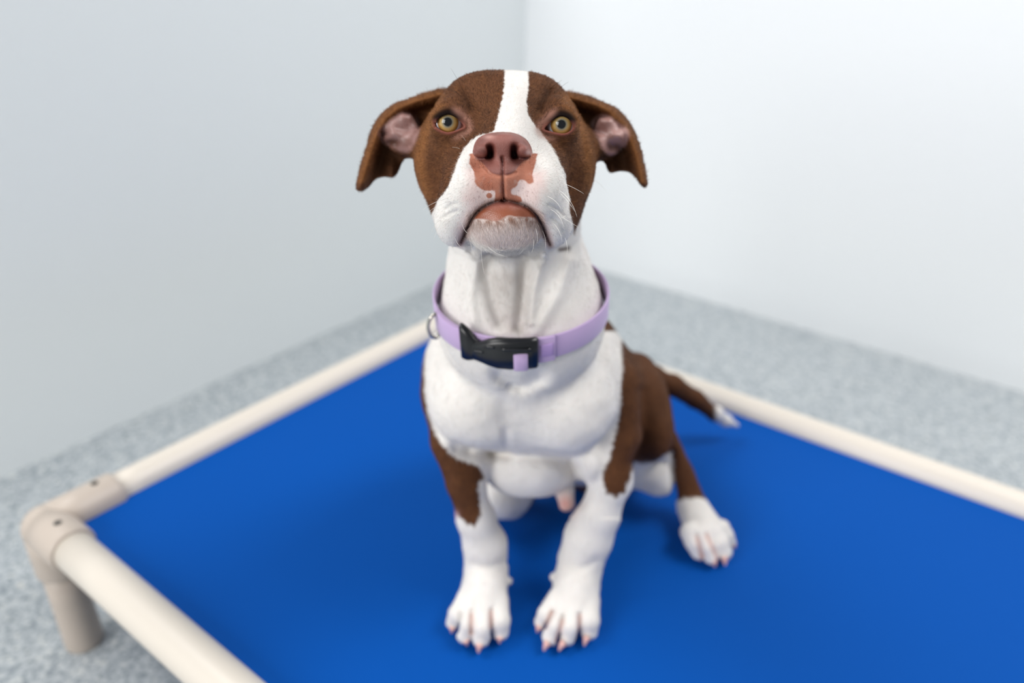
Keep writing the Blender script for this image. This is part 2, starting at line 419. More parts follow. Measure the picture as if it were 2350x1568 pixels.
bump([(1082, 1402), (1081, 1450)], 5, .003, .6, .8); bump([(1128, 1400), (1127, 1455)], 5, .003, .6, .8); bump([(1058, 1410), (1052, 1450)], 4, .002, .6, .8)
bump([(1268, 1405), (1252, 1440)], 5, .003, .6, .8); bump([(1292, 1415), (1280, 1470)], 5, .003, .6, .8); bump([(1330, 1410), (1327, 1470)], 5, .003, .6, .8)
bump([(1598, 1228), (1612, 1275)], 5, .003, .7, .95); bump([(1620, 1225), (1650, 1290)], 5, .003, .7, .95)

def vnoise(P, sc, seed=0):
    """cheap smooth 3-D value noise, -1..1"""
    q = P*sc+seed*17.3; i = np.floor(q).astype(np.int64); f = q-i; f = f*f*(3-2*f)
    def h(a, b, c):
        n = (a*374761393+b*668265263+c*2147483647+seed*1013) & 0x7fffffff
        n = ((n ^ (n >> 13))*1274126177) & 0x7fffffff
        return (n ^ (n >> 16) & 0xffff) % 65536/32768.-1
    r = 0
    for dx in (0, 1):
        for dy in (0, 1):
            for dz in (0, 1):
                wgt = (f[:, 0] if dx else 1-f[:, 0])*(f[:, 1] if dy else 1-f[:, 1])*(f[:, 2] if dz else 1-f[:, 2])
                r = r+wgt*h(i[:, 0]+dx, i[:, 1]+dy, i[:, 2]+dz)
    return r
def sdf(P, detail=True):
    d = np.full(len(P), 1e3)
    for op, k, f, c, R in PRIMS:
        lb = np.linalg.norm(P-c, axis=1)-R
        if op == '+':
            idx = np.nonzero(lb < np.minimum(d, .05)+k+.004)[0]
            if not len(idx): continue
            v = f(P[idx]); a = d[idx]
            if k > 0:
                h = np.maximum(k-np.abs(a-v), 0)/k; d[idx] = np.minimum(a, v)-h*h*h*k/6
            else: d[idx] = np.minimum(a, v)
        else:
            idx = np.nonzero(lb < .006)[0]
            if not len(idx): continue
            v = -f(P[idx]); a = d[idx]; h = np.maximum(k-np.abs(a-v), 0)/k
            d[idx] = np.maximum(a, v)+h*h*h*k/6
    if detail:
        x, y = pxy(P); t = P[:, 2]; near = np.abs(d) < .02
        bi = np.nonzero(near & (t > .62) & (y < 1190))[0]
        if len(bi): d[bi] += .0014*vnoise(P[bi], 38, 11)+.0005*vnoise(P[bi], 90, 12)
        for line, wd, dp, t0, t1, xa, xb, ya, yb in BUMPS:
            idx = np.nonzero(near & (x > xa) & (x < xb) & (y > ya) & (y < yb) & (t > t0-.01) & (t < t1+.01))[0]
            if len(idx):
                g = np.exp(-(seg_dist(x[idx], y[idx], line)/wd)**2)*(1-smooth(t[idx], t1-.01, t1+.01))*smooth(t[idx], t0-.01, t0+.01)
                d[idx] += dp*g
    return d

def build_surface():
    import openvdb
    lo = at(800, 1540, .70); lo = np.array([-.125, -.335, .405]); hi = np.array([.325, .19, 1.06])
    CS, SUB = .008, 4; h = CS/SUB
    n = np.ceil((hi-lo)/CS).astype(int)
    ax = [lo[i]+CS*(np.arange(n[i])+.5) for i in range(3)]
    cc = np.stack(np.meshgrid(*ax, indexing='ij'), -1).reshape(-1, 3)
    dc = np.concatenate([sdf(c_) for c_ in np.array_split(cc, 20)])
    act = np.nonzero(np.abs(dc) < CS*1.9)[0]
    N = n*SUB; big = np.repeat(np.repeat(np.repeat(np.sign(dc).reshape(n)*.01, SUB, 0), SUB, 1), SUB, 2).astype(np.float32)
    ii = np.stack(np.unravel_index(act, n), 1)
    s = np.stack(np.meshgrid(*[np.arange(SUB)]*3, indexing='ij'), -1).reshape(-1, 3)
    for ch in np.array_split(ii, 40):
        if not len(ch): continue
        g = (ch[:, None, :]*SUB+s[None]).reshape(-1, 3)
        v = sdf(lo+(g+.5)*h)
        big[g[:, 0], g[:, 1], g[:, 2]] = v
    grid = openvdb.FloatGrid(.01); grid.copyFromArray(big)
    pts, quads = grid.convertToQuads(0.0)
    P = lo+(pts.astype(np.float64)+.5)*h
    return P, quads.astype(np.int64)[:, ::-1], h

def subdivide(P, Q):
    """one Catmull-style topological split of quads (no smoothing); shared edges stay shared"""
    n = len(P)
    E_ = np.concatenate([Q[:, [0, 1]], Q[:, [1, 2]], Q[:, [2, 3]], Q[:, [3, 0]]]); Es = np.sort(E_, 1)
    key = Es[:, 0]*n+Es[:, 1]; u, inv = np.unique(key, return_inverse=True)
    mid = (P[u//n]+P[u % n])/2; fc = P[Q].mean(1)
    m_ = len(Q); e = inv.reshape(4, m_)+n; c = np.arange(m_)+n+len(u)
    NQ = np.concatenate([np.stack([Q[:, 0], e[0], c, e[3]], 1), np.stack([e[0], Q[:, 1], e[1], c], 1),
                         np.stack([c, e[1], Q[:, 2], e[2]], 1), np.stack([e[3], c, e[2], Q[:, 3]], 1)])
    return np.concatenate([P, mid, fc]), NQ
def grad(P, e=.0004):
    g = np.empty_like(P)
    for i in range(3):
        o_ = np.zeros(3); o_[i] = e
        g[:, i] = (sdf(P+o_)-sdf(P-o_))/(2*e)
    return g
def project(P, it=2, mx=.0015):
    for _ in range(it):
        g = grad(P); gl = np.linalg.norm(g, axis=1); d = sdf(P)
        st = d/np.maximum(gl, .35)
        P = P-np.clip(st, -mx, mx)[:, None]*g/np.maximum(gl, 1e-6)[:, None]
    return P
def relax(P, Q, f=.5):
    n = len(P); acc = np.zeros_like(P); cnt = np.zeros(n)
    for a, b in ((0, 1), (1, 2), (2, 3), (3, 0)):
        for i, j in ((a, b), (b, a)):
            for k in range(3): acc[:, k] += np.bincount(Q[:, i], P[Q[:, j], k], n)
            cnt += np.bincount(Q[:, i], minlength=n)
    ok = cnt > 0; R_ = P.copy(); R_[ok] += f*(acc[ok]/cnt[ok][:, None]-P[ok]); return R_

P, Q, H = build_surface()
P = project(relax(P, Q), 2, .002)
P, Q = subdivide(P, Q)
P = project(relax(P, Q, .35), 1)
# the head gets one more level: split all of it (face in focus), keep the trunk at this level
def component_keep_largest(P, Q):
    n = len(P); lab = np.arange(n)
    for _ in range(400):
        mn = lab[Q].min(1); new = lab.copy()
        for k in range(4): np.minimum.at(new, Q[:, k], mn)
        new = new[new]
        if (new == lab).all(): break
        lab = new
    u, c_ = np.unique(lab, return_counts=True); main = u[np.argmax(c_)]
    keepv = lab == main; kf = keepv[Q[:, 0]]; mp = -np.ones(n, int); mp[keepv] = np.arange(keepv.sum())
    return P[keepv], mp[Q[kf]]
P, Q = component_keep_largest(P, Q)
def refine_part(P, Q, sel):
    """split the selected quads; unselected neighbours take the mid-points as n-gon corners"""
    n = len(P); E_ = np.stack([Q, np.roll(Q, -1, 1)], -1); Es = np.sort(E_, -1); key = Es[..., 0]*n+Es[..., 1]
    u, inv = np.unique(key[sel].ravel(), return_inverse=True); mid = (P[u//n]+P[u % n])/2
    S = Q[sel]; fc = P[S].mean(1); e = (inv.reshape(-1, 4)+n).T; c = np.arange(len(S))+n+len(u)
    NQ = np.concatenate([np.stack([S[:, 0], e[0], c, e[3]], 1), np.stack([e[0], S[:, 1], e[1], c], 1),
                         np.stack([c, e[1], S[:, 2], e[2]], 1), np.stack([e[3], c, e[2], S[:, 3]], 1)])
    rest = np.nonzero(~sel)[0]; rk = key[rest]; pos = np.searchsorted(u, rk); pos[pos >= len(u)] = 0
    hit = u[pos] == rk; plain = ~hit.any(1)
    quads = np.concatenate([NQ, Q[rest[plain]]]); ng = []
    for r_, hr, pr in zip(Q[rest[~plain]], hit[~plain], pos[~plain]):
        f = []
        for k in range(4):
            f.append(int(r_[k]))
            if hr[k]: f.append(int(pr[k]+n))
        ng.append(f)
    return np.concatenate([P, mid, fc]), quads, ng
fcn = P[Q].mean(1); fx, fy = pxy(fcn)
P, Q, NG = refine_part(P, Q, (fcn[:, 2] < .60) & (fy < 600) & (fx > 940) & (fx < 1375) & (fcn[:, 2] < .555))
hp = (P[:, 2] < .56) & (pxy(P)[1] < 600)
P[hp] = project(P[hp], 2, .0008)
PR_ = relax(P, Q, .55); P[hp] = PR_[hp]
px, py = pxy(P); PT = P[:, 2]
# fine pore / hair relief
NRM = grad(P, .0008); NRM /= np.linalg.norm(NRM, axis=1)[:, None]+1e-9

# ---------------------------------------------------------------- coat pattern
WHITE = srgb(222, 218, 214); BROWN = srgb(92, 58, 36); BROWN_D = srgb(62, 37, 24); BROWN_L = srgb(134, 88, 50)
LEATHER = srgb(136, 82, 73); LIPBROWN = srgb(172, 114, 94); PINK = srgb(218, 192, 188); EARPINK = srgb(176, 136, 130)
FACE_WHITE = spline([(1160, 100), (1157, 190), (1154, 220), (1146, 256), (1138, 285), (1130, 303), (1102, 310), (1078, 326), (1060, 350), (1047, 380), (1036, 410), (1022, 440), (1006, 458), (998, 478), (985, 520), (1000, 640)], 3) + \
             spline([(1340, 640), (1318, 545), (1316, 520), (1306, 478), (1308, 448), (1303, 413), (1286, 376), (1268, 340), (1240, 303), (1222, 280), (1211, 258), (1209, 224), (1213, 190), (1208, 100)], 3)
NOSE_POLY = spline([(1087, 352), (1089, 335), (1099, 318), (1120, 308), (1153, 304.5), (1183, 308), (1205, 320), (1217, 337), (1219, 354), (1212, 362), (1196, 372), (1180, 392), (1166, 399), (1140, 399), (1124, 391), (1110, 374), (1096, 363)], 3, True)
LIP_PATCH = spline([(1079, 360), (1090, 352), (1220, 352), (1231, 362), (1226, 385), (1222, 402), (1224, 418), (1214, 422), (1204, 414), (1192, 414), (1186, 426), (1175, 434), (1175, 446), (1190, 450), (1198, 458), (1190, 466), (1157, 462), (1134, 466), (1136, 450), (1134, 438), (1116, 438), (1100, 432), (1090, 418), (1088, 395), (1078, 375)], 3, True)
LOWLIP = spline([(1157, 460), (1133, 465), (1108, 478), (1090, 496), (1086, 503), (1110, 503), (1140, 508), (1165, 496), (1185, 498), (1215, 500), (1232, 500), (1224, 488), (1206, 474), (1180, 464)], 3, True)
PINKZ = spline([(1080, 372), (1064, 420), (1050, 455), (1060, 478), (1040, 520), (1040, 560), (1068, 570), (1090, 500), (1157, 466), (1225, 490), (1248, 560), (1275, 560), (1270, 520), (1248, 480), (1250, 455), (1262, 420), (1238, 380)], 3, True)
BODY_BR_L = [(700, 560), (960, 560), (990, 720), (982, 780), (974, 830), (974, 900), (982, 950), (1003, 1004), (1035, 1046), (1070, 1060), (1103, 1074), (1111, 1097), (1097, 1110), (1104, 1183), (1090, 1208), (1069, 1201), (1050, 1183), (1038, 1170), (700, 1160)]
BODY_BR_R = [(1386, 660), (1400, 690), (1416, 730), (1425, 770), (1428, 850), (1424, 930), (1412, 1000), (1398, 1055), (1383, 1090), (1386, 1112), (1391, 1134), (1414, 1142), (1434, 1130), (1446, 1095), (1456, 1062), (1480, 1064), (1504, 1060), (1528, 1045), (1542, 1035), (1546, 1080), (1552, 1150), (1579, 1143), (1600, 1142), (1640, 1150), (1700, 1000), (1800, 900), (1800, 560)]
def coat(P, x, y, t, N):
    n = len(P); nz = vnoise(P, 400, 1)*.6+vnoise(P, 900, 2)*.4; nb = vnoise(P, 130, 3)
    jit = nz*3.0
    C = np.tile(BROWN, (n, 1)); rough = np.full(n, .72); fur = np.ones(n); flen = np.full(n, .0032)
    C = mix(C, BROWN_D, smooth(nb, .0, 1.)*.35+smooth(nz, .1, .9)*.3)
    C = mix(C, BROWN_L, smooth(-nz, .1, .9)*.35)
    # lighter fringe on brow and cheek edges, darker bridge by the eyes
    C = mix(C, BROWN_L, .7*np.exp(-(seg_dist(x, y, [(1004, 240), (978, 300), (962, 360), (975, 450)])/14)**2))
    C = mix(C, BROWN_L, .6*np.exp(-(np.minimum(seg_dist(x, y, RIM_L), seg_dist(x, y, RIM_R))/11)**2)*(t < .60)*(y < 420))  # ear rims: lighter hair, with the lit edge painted in as well
    C = mix(C, BROWN_L, .7*np.exp(-(seg_dist(x, y, [(1300, 225), (1335, 290), (1352, 350), (1355, 430)])/14)**2))
    C = mix(C, BROWN_D*.8, .55*np.exp(-(seg_dist(x, y, [(1066, 225), (1074, 245)])/14)**2)*(t < .56))
    C = mix(C, BROWN_D*.8, .55*np.exp(-(seg_dist(x, y, [(1256, 215), (1240, 245)])/14)**2)*(t < .56))
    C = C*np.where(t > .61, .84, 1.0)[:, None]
    head = (t < .575) & (y < 640)
    wf = (1-smooth(poly_sd(x, y, FACE_WHITE)+jit, -2.5, 2.5))*head
    neck = (y >= 470) & (t >= .5)
    br_l = (1-smooth(poly_sd(x, y, BODY_BR_L)+jit*2, -4, 4))*(t < .79); br_r = 1-smooth(poly_sd(x, y, BODY_BR_R)+jit*2, -4, 4)
    backline = np.where(y < 760, .69, .83)
    foot = ((x > 1545) & (y > 1140)) | ((x < 1210) & (y > 1110) & (t > .79)) | ((x > 1440) & (x < 1560) & (y > 1030) & (t > .82))
    wb = neck*(1-np.maximum(br_l, br_r))*np.where(foot, 1, 1-smooth(t+.004*nz, backline-.01, backline+.01))
    tailz = (x > 1560) & (t > .93); wb = np.where(tailz, smooth(x+jit, 1636, 1650), wb)
    wb = np.where((t < .580) & (y < 548) & (poly_sd(x, y, FACE_WHITE) > 0), 0, wb)
    away = (P*N).sum(1)/np.linalg.norm(P, axis=1)            # sides turned away from the viewer carry the same big patches
    wf = wf*(1-np.maximum(smooth(away, -.02, .06)*(t > .462), smooth(t, .483, .490))*(y < 450)*(y > 318)*(np.abs(x-1160) > 62)*(t < .55))
    wb = wb*(1-smooth(away, .02, .16)*((t > .635) & (t < .98) & (y < 1090) & (y > 560)))
    W_ = np.maximum(wf, wb)
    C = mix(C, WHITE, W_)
    flen = np.where(neck & (y > 600), .0036, flen)
    # dark spot behind the lip on the right
    C = mix(C, BROWN_D, (.8*np.exp(-(seg_dist(x, y, [(1285, 573), (1304, 570)])/6)**2))*(t < .60))
    face = t < .535
    # pink skin showing through on muzzle and lip edges
    pz = (1-smooth(poly_sd(x, y, PINKZ)+nz*6, -26, 6))*face
    C = mix(C, PINK, pz*.75); flen = np.where(face, .0022, flen)
    edge = np.exp(-(np.minimum(seg_dist(x, y-1, MOUTH), seg_dist(x, y-1, MOUTH2))/9)**2)*face*smooth(np.abs(x-1157), 18, 60)
    C = mix(C, srgb(140, 92, 74), edge*.75)
    chin = (1-smooth(((x-1160)/86)**2+((y-528)/44)**2, .6, 1.15))*face
    C = mix(C, srgb(222, 205, 200), chin*.8)
    fre = chin*np.exp(-((y-505)/16)**2)*smooth(nz, -.5, .5); C = mix(C, srgb(140, 100, 80), fre*.9)
    lp = (1-smooth(poly_sd(x, y, LIP_PATCH)+nz*2, -2, 2))*face
    C = mix(C, LIPBROWN, lp); C = mix(C, srgb(176, 138, 124), lp*smooth(nz, .1, .7)*.5); C = mix(C, srgb(140, 80, 60), lp*smooth(nb, -.2, .7)*.5); C = mix(C, PINK, lp*.10*(y < 420)*smooth(nz, 0, 1))
    dot = (1-smooth(np.hypot((x-1123)/7, (y-449)/6)+nz*.15, .85, 1.15))*face; C = mix(C, LIPBROWN*.95, dot)
    pp = np.zeros(n)
    for (qx, qy) in ((1100, 452), (1112, 462), (1096, 440), (1200, 432), (1212, 440), (1190, 438), (1185, 448), (1210, 450), (1222, 442), (1088, 455)):
        pp = np.maximum(pp, np.exp(-(np.hypot(x-qx, y-qy)/1.6)**2))
    C = mix(C, srgb(150, 110, 110), pp*face*.6)
    ll = (1-smooth(poly_sd(x, y, LOWLIP)+nz*2, -3, 2))*face
    C = mix(C, mix(srgb(176, 116, 104), srgb(150, 86, 62), smooth(y+nz*6, 466, 486)), ll)
    ns = (1-smooth(poly_sd(x, y, NOSE_POLY)+nz*.5, .5, 3.0))*(t < .475)
    lc = mix(LEATHER, srgb(100, 56, 48), smooth(vnoise(P, 160, 5), -.5, .8)*.6)
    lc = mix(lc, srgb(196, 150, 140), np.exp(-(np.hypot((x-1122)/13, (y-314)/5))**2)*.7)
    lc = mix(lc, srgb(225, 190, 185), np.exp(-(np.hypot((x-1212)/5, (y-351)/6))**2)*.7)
    C = mix(C, lc, ns)
    wet = np.maximum(ns, ll); rough = rough*(1-wet)+wet*(.40-.12*ll)
    fur = fur*(1-np.maximum(np.maximum(ns, ll), lp*.5))*(1-.45*pz)
    # nostril interior
    nost = np.exp(-(np.minimum(seg_dist(x, y, [(1126, 340), (1126, 357)]), seg_dist(x, y, [(1179, 340), (1179, 357)]))/8.5)**4)*(t < .47)
    slit = np.exp(-(np.minimum(seg_dist(x, y, [(1123, 361), (1108, 363.5), (1096, 362)]), seg_dist(x, y, [(1183, 361), (1197, 363.5), (1209, 362)]))/3.)**2)*(t < .47)
    C = mix(C, srgb(70, 22, 22), np.maximum(nost, slit)*.92); fur *= 1-nost
    crz = np.exp(-(np.minimum(seg_dist(x, y, MOUTH), seg_dist(x, y, MOUTH2))/3.6)**2)*face; C = mix(C, srgb(52, 26, 24), crz*.92)
    phl = np.exp(-(seg_dist(x, y, [(1153, 364), (1154, 400), (1156, 458)])/2.2)**2)*face; C = mix(C, srgb(88, 40, 36), phl*.85); fur = fur*(1-np.maximum(crz, phl))
    # eyelids: dark margin pigment, upper band also painted with under-brow shade
    for (ex, ey, et), alm in zip(EYES, (ALM_L, ALM_R)):
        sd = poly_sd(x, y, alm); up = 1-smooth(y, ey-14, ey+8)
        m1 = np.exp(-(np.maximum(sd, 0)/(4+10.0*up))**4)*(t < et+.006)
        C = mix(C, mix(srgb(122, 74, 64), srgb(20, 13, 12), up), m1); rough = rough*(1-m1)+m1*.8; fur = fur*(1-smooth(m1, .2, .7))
        m2 = np.exp(-((sd-12)/8)**2)*(t < et+.03)*smooth(np.abs(x-ex) * np.sign((1157-ex)*(x-ex)), 0, 25)
        C = mix(C, srgb(166, 122, 108), m2*.55)
    # ear cups
    for cp, (hx, hy) in ((CON_L, (902, 326)), (CON_R, (1412, 336))):
        m1 = (1-smooth(poly_sd(x, y, cp)+nz*2, -7, 4))*(t < .565)*(-N[:, 2] > .05)
        cc = mix(EARPINK, srgb(124, 82, 70), smooth(vnoise(P, 110, 8), -.1, .8)*.7)
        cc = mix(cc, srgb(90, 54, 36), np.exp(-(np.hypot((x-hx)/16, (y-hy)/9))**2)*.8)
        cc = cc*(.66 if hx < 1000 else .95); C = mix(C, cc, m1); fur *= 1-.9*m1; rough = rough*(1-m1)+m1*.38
    inner = ((poly_sd(x, y, FLAP_L) < -4) | (poly_sd(x, y, FLAP_R) < -4)) & (N[:, 2] < 0) & ((x < 945) | (x > 1375)) & (y < 420)  # inner flap darkened away from the rim: recess shade painted into the coat
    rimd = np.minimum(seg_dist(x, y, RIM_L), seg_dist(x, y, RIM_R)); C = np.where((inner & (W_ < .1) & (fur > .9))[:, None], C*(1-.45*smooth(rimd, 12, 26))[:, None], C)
    # pads, belly bud
    bud = np.exp(-(np.hypot(x-1297, y-1158)/26)**2)*(t > .70)*(t < .80); C = mix(C, srgb(196, 130, 120), bud*.8)
    nk = np.exp(-(seg_dist(x, y, [(1165, 640), (1175, 740)])/48)**2)*smooth(y, 590, 640)*(1-smooth(y, 760, 800))*(t > .5)  # grey neck front: thin-haired skin plus painted-in shade below the chin
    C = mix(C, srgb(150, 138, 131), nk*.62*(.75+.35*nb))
    el = np.exp(-(np.hypot(x-1040, y-1182)/10)**2)*(t > .65); C = mix(C, srgb(215, 170, 180), el*.8)
    # pink skin between the toes
    tw = np.zeros(n)
    for ln in ([(1082, 1412), (1081, 1455)], [(1126, 1405), (1126, 1440)], [(1266, 1405), (1252, 1440)], [(1290, 1425), (1278, 1470)], [(1330, 1415), (1328, 1460)], [(1600, 1235), (1612, 1280)], [(1622, 1230), (1648, 1285)]):
        tw = np.maximum(tw, np.exp(-(seg_dist(x, y, ln)/6)**2))
    tw = tw*((y > 1200) & (t > .65)); C = mix(C, srgb(205, 168, 158), tw*.7)
    C = C*(1+.05*vnoise(P, 60, 9)[:, None])
    return np.clip(C, 0, 1), rough, np.clip(fur, 0, 1), flen, ns
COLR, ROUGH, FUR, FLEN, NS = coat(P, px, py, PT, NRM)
WP = to_world(P); WN = NRM[:, 0:1]*RT+NRM[:, 1:2]*UP+NRM[:, 2:3]*FW
# keep the belly and feet on the deck
low = WP[:, 2] < MAT_Z+.0006; WP[low, 2] = MAT_Z+.0006

def big_mesh(name, V, quads, ngons, col, rough, M, parent):
    used = np.zeros(len(V), bool); used[quads.ravel()] = True
    for f in ngons: used[f] = True
    mp = -np.ones(len(V), int); mp[used] = np.arange(used.sum())
    quads = mp[quads]; ngons = [[int(mp[i]) for i in f] for f in ngons]
    me = bpy.data.meshes.new(name); me.vertices.add(int(used.sum())); me.vertices.foreach_set('co', V[used].astype(np.float32).ravel())
    loops = np.concatenate([quads.ravel()]+([np.concatenate([np.array(f) for f in ngons])] if ngons else [])).astype(np.int32)
    tot = np.concatenate([np.full(len(quads), 4), np.array([len(f) for f in ngons], int)]).astype(np.int32)
    st = np.concatenate([[0], np.cumsum(tot)[:-1]]).astype(np.int32)
    me.loops.add(len(loops)); me.loops.foreach_set('vertex_index', loops)
    me.polygons.add(len(tot)); me.polygons.foreach_set('loop_start', st); me.polygons.foreach_set('loop_total', tot)
    me.update(calc_edges=True); me.validate()
    ca = me.color_attributes.new('coat', 'FLOAT_COLOR', 'POINT')
    ca.data.foreach_set('color', np.concatenate([col, np.ones((len(col), 1))], 1)[used].astype(np.float32).ravel())
    ra = me.attributes.new('sheen_map', 'FLOAT', 'POINT'); ra.data.foreach_set('value', rough[used].astype(np.float32))
    me.shade_smooth(); me.materials.append(M)
    o = bpy.data.objects.new(name, me); COL.objects.link(o); o.parent = parent; o.matrix_parent_inverse = Matrix.Translation(-parent.location)
    return o
def coat_material(name, bumps):
    M = mat(name, rough=.6); p = M.node_tree.nodes['Principled BSDF']
    a = node(M, 'ShaderNodeAttribute', attribute_name='coat'); b = node(M, 'ShaderNodeAttribute', attribute_name='sheen_map')
    link(M, a.outputs['Color'], p.inputs['Base Color']); link(M, b.outputs['Fac'], p.inputs['Roughness'])
    mr = node(M, 'ShaderNodeMapRange'); mr.inputs['From Min'].default_value = .40; mr.inputs['From Max'].default_value = .80
    mr.inputs['To Min'].default_value = .5; mr.inputs['To Max'].default_value = .03
    link(M, b.outputs['Fac'], mr.inputs['Value']); link(M, mr.outputs[0], p.inputs['Specular IOR Level'])
    p.inputs['Subsurface Weight'].default_value = .12; p.inputs['Subsurface Radius'].default_value = (.004, .002, .0015); p.inputs['Subsurface Scale'].default_value = 1
    noise_bump(M, *bumps)
    return M
m_coat = coat_material('short_coat', (1500, .35, .0006)); m_nose = coat_material('nose_leather', (2200, .6, .0007))
root_loc = to_world(at(1215, 1300, .80)); root_loc[2] = MAT_Z
dog = empty('dog', tuple(root_loc), 'brown and white puppy with folded ears sitting on the blue bed, looking up', 'dog')
isn = NS > .5; qn = isn[Q].all(1); ngn = [all(isn[i] for i in f) for f in NG]
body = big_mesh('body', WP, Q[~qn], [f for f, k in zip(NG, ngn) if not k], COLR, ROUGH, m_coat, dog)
nose = big_mesh('nose', WP, Q[qn], [f for f, k in zip(NG, ngn) if k], COLR, ROUGH, m_nose, dog)
nose['label'] = 'reddish brown leathery nose'

# ---------------------------------------------------------------- eyes
m_eye = mat('eyeball', rough=.25, Specular_IOR_Level=.0, Coat_Weight=.9, Coat_Roughness=.015)
a = node(m_eye, 'ShaderNodeAttribute', attribute_name='iris'); link(m_eye, a.outputs['Color'], m_eye.node_tree.nodes['Principled BSDF'].inputs['Base Color'])
for (ex, ey, et), (gx, gy) in zip(EYES, ((1027.5, 280), (1288.5, 285.5))):
    c = at(ex, ey, et); R = EYE_R*et/F
    tgt = at(gx, gy, et-R); ax = tgt-c; ax /= np.linalg.norm(ax)
    u = np.cross([0, 1, 0], ax); u /= np.linalg.norm(u); v = np.cross(ax, u)
    ring, seg = 90, 96; V = []; Cc = []; irr = 23.6*(et-R)/F
    for i in range(ring+1):
        th = math.pi*(i/ring)**1.35
        for k in range(seg):
            ph = 2*math.pi*k/seg; rr = R*math.sin(th)
            bulge = .0007*math.exp(-(rr/(irr*.9))**4) if th < 1.5 else 0
            V.append(c+ax*(R*math.cos(th)+bulge)+(u*math.cos(ph)+v*math.sin(ph))*rr)
            q = rr/irr if th < 1.5 else 9
            nz = .5+.5*math.sin(ph*37+3*math.sin(ph*5))
            if q < 1:
                cc = mix(srgb(194, 160, 98), srgb(164, 116, 54), smooth(np.array(q), .72, .96)); cc = cc*(1-.12*nz)
                cc = mix(cc, srgb(128, 126, 112), 1-smooth(np.array(q), .42, .72)); cc = mix(cc, srgb(14, 18, 24), 1-smooth(np.array(q), .36, .50))
            else:
                cc = mix(srgb(70, 44, 30), srgb(226, 220, 226), smooth(np.array(q), 1.0, 1.10))
                cc = mix(cc, srgb(205, 165, 165), smooth(np.array(q), 1.35, 1.7)*.6)
            Cc.append(cc.reshape(3))
    Fc = [(i*seg+k, i*seg+(k+1) % seg, (i+1)*seg+(k+1) % seg, (i+1)*seg+k) for i in range(ring) for k in range(seg)]
    o = mesh_obj('eye', to_world(np.array(V)), Fc, m_eye, dog)
    ca = o.data.color_attributes.new('iris', 'FLOAT_COLOR', 'POINT'); ca.data.foreach_set('color', np.concatenate([np.array(Cc), np.ones((len(Cc), 1))], 1).astype(np.float32).ravel())
    o['label'] = 'amber eye with a small dark pupil'

# ---------------------------------------------------------------- claws, whiskers
m_claw = mat('claw', srgb(222, 176, 166), .35)
for (tx, ty, cx_, cy_) in CLAWS+[(1164, 1328, 1170, 1340), (1273, 1320, 1266, 1330)]:
    dew = (tx, ty) in ((1164, 1328), (1273, 1320))
    a = to_world(at(*G(tx+(0 if dew else (cx_-tx)*.35), ty+(0 if dew else (cy_-ty)*.35), .028 if dew else .013)))
    b = to_world(at(*G(tx+(cx_-tx)*.88, ty+(cy_-ty)*.88, .022 if dew else .004)))
    pts = [a*(1-s)+b*s+np.array([0, 0, (.0016 if not dew else .0005)*math.sin(math.pi*s)]) for s in np.linspace(0, 1, 8)]
    mesh_obj('claw', *tube(pts, np.array([3.6, 3.5, 3.3, 3.0, 2.6, 2.1, 1.5, .7])*.001*(.55 if dew else 1), 12), m_claw, dog)
m_whisk = mat('whisker', srgb(240, 236, 230), .4); m_dark = mat('dark_whisker', srgb(70, 48, 36), .4)
def surf_t(x, y):
    """first surface depth along the ray of pixel (x,y)"""
    ts = np.linspace(.40, .62, 440); S = np.stack([(x-CX)*ts/F, -(y-CY)*ts/F, ts], 1)
    k = np.nonzero(sdf(S) < 0)[0]; return ts[k[0]] if len(k) else .48
WH = [((1030, 455), (995, 462), (970, 482), -.012, 0), ((1034, 462), (1000, 470), (978, 492), -.014, 0), ((1020, 500), (1004, 520), (996, 548), -.010, 0), ((1010, 505), (999, 512), (990, 532), -.012, 0),
      ((1060, 512), (1064, 530), (1074, 536), -.014, 0), ((1044, 545), (1048, 560), (1057, 566), -.012, 0), ((1078, 545), (1078, 565), (1092, 592), -.012, 0), ((1040, 560), (1036, 575), (1046, 588), -.012, 0),
      ((1104, 560), (1104, 600), (1112, 630), -.006, 0), ((1117, 562), (1130, 582), (1165, 590), -.012, 0), ((1082, 560), (1082, 585), (1090, 598), -.012, 0), ((1214, 570), (1214, 590), (1216, 612), -.006, 0),
      ((1200, 565), (1203, 578), (1190, 584), -.014, 0), ((1228, 520), (1235, 540), (1232, 558), -.016, 0), ((1240, 520), (1255, 545), (1252, 570), -.016, 0), ((1222, 545), (1228, 562), (1220, 580), -.012, 0),
      ((1280, 435), (1312, 452), (1324, 498), -.010, 0), ((1284, 442), (1308, 466), (1320, 486), -.012, 0), ((1290, 420), (1318, 430), (1340, 445), -.006, 0), ((1292, 500), (1312, 512), (1328, 522), -.010, 0),
      ((1296, 545), (1305, 565), (1300, 590), -.010, 0), ((1308, 555), (1316, 570), (1316, 580), -.008, 0), ((1262, 480), (1285, 490), (1294, 520), -.012, 0), ((1268, 510), (1288, 530), (1290, 556), -.012, 0),
      ((1255, 450), (1280, 460), (1288, 482), -.012, 0), ((1060, 480), (1040, 492), (1030, 505), -.012, 0), ((1070, 325), (1064, 316), (1060, 311), -.006, 0), ((1056, 342), (1048, 338), (1038, 338), -.006, 0),
      ((1066, 215), (1056, 190), (1034, 156), -.014, 1), ((1052, 215), (1036, 200), (1006, 200), -.014, 1), ((1060, 222), (1040, 206), (1020, 203), -.010, 1), ((1262, 205), (1275, 192), (1290, 184), -.008, 1),
      ((1362, 410), (1380, 425), (1395, 442), -.004, 0), ((1270, 215), (1290, 196), (1305, 188), -.008, 1)]
wl = []
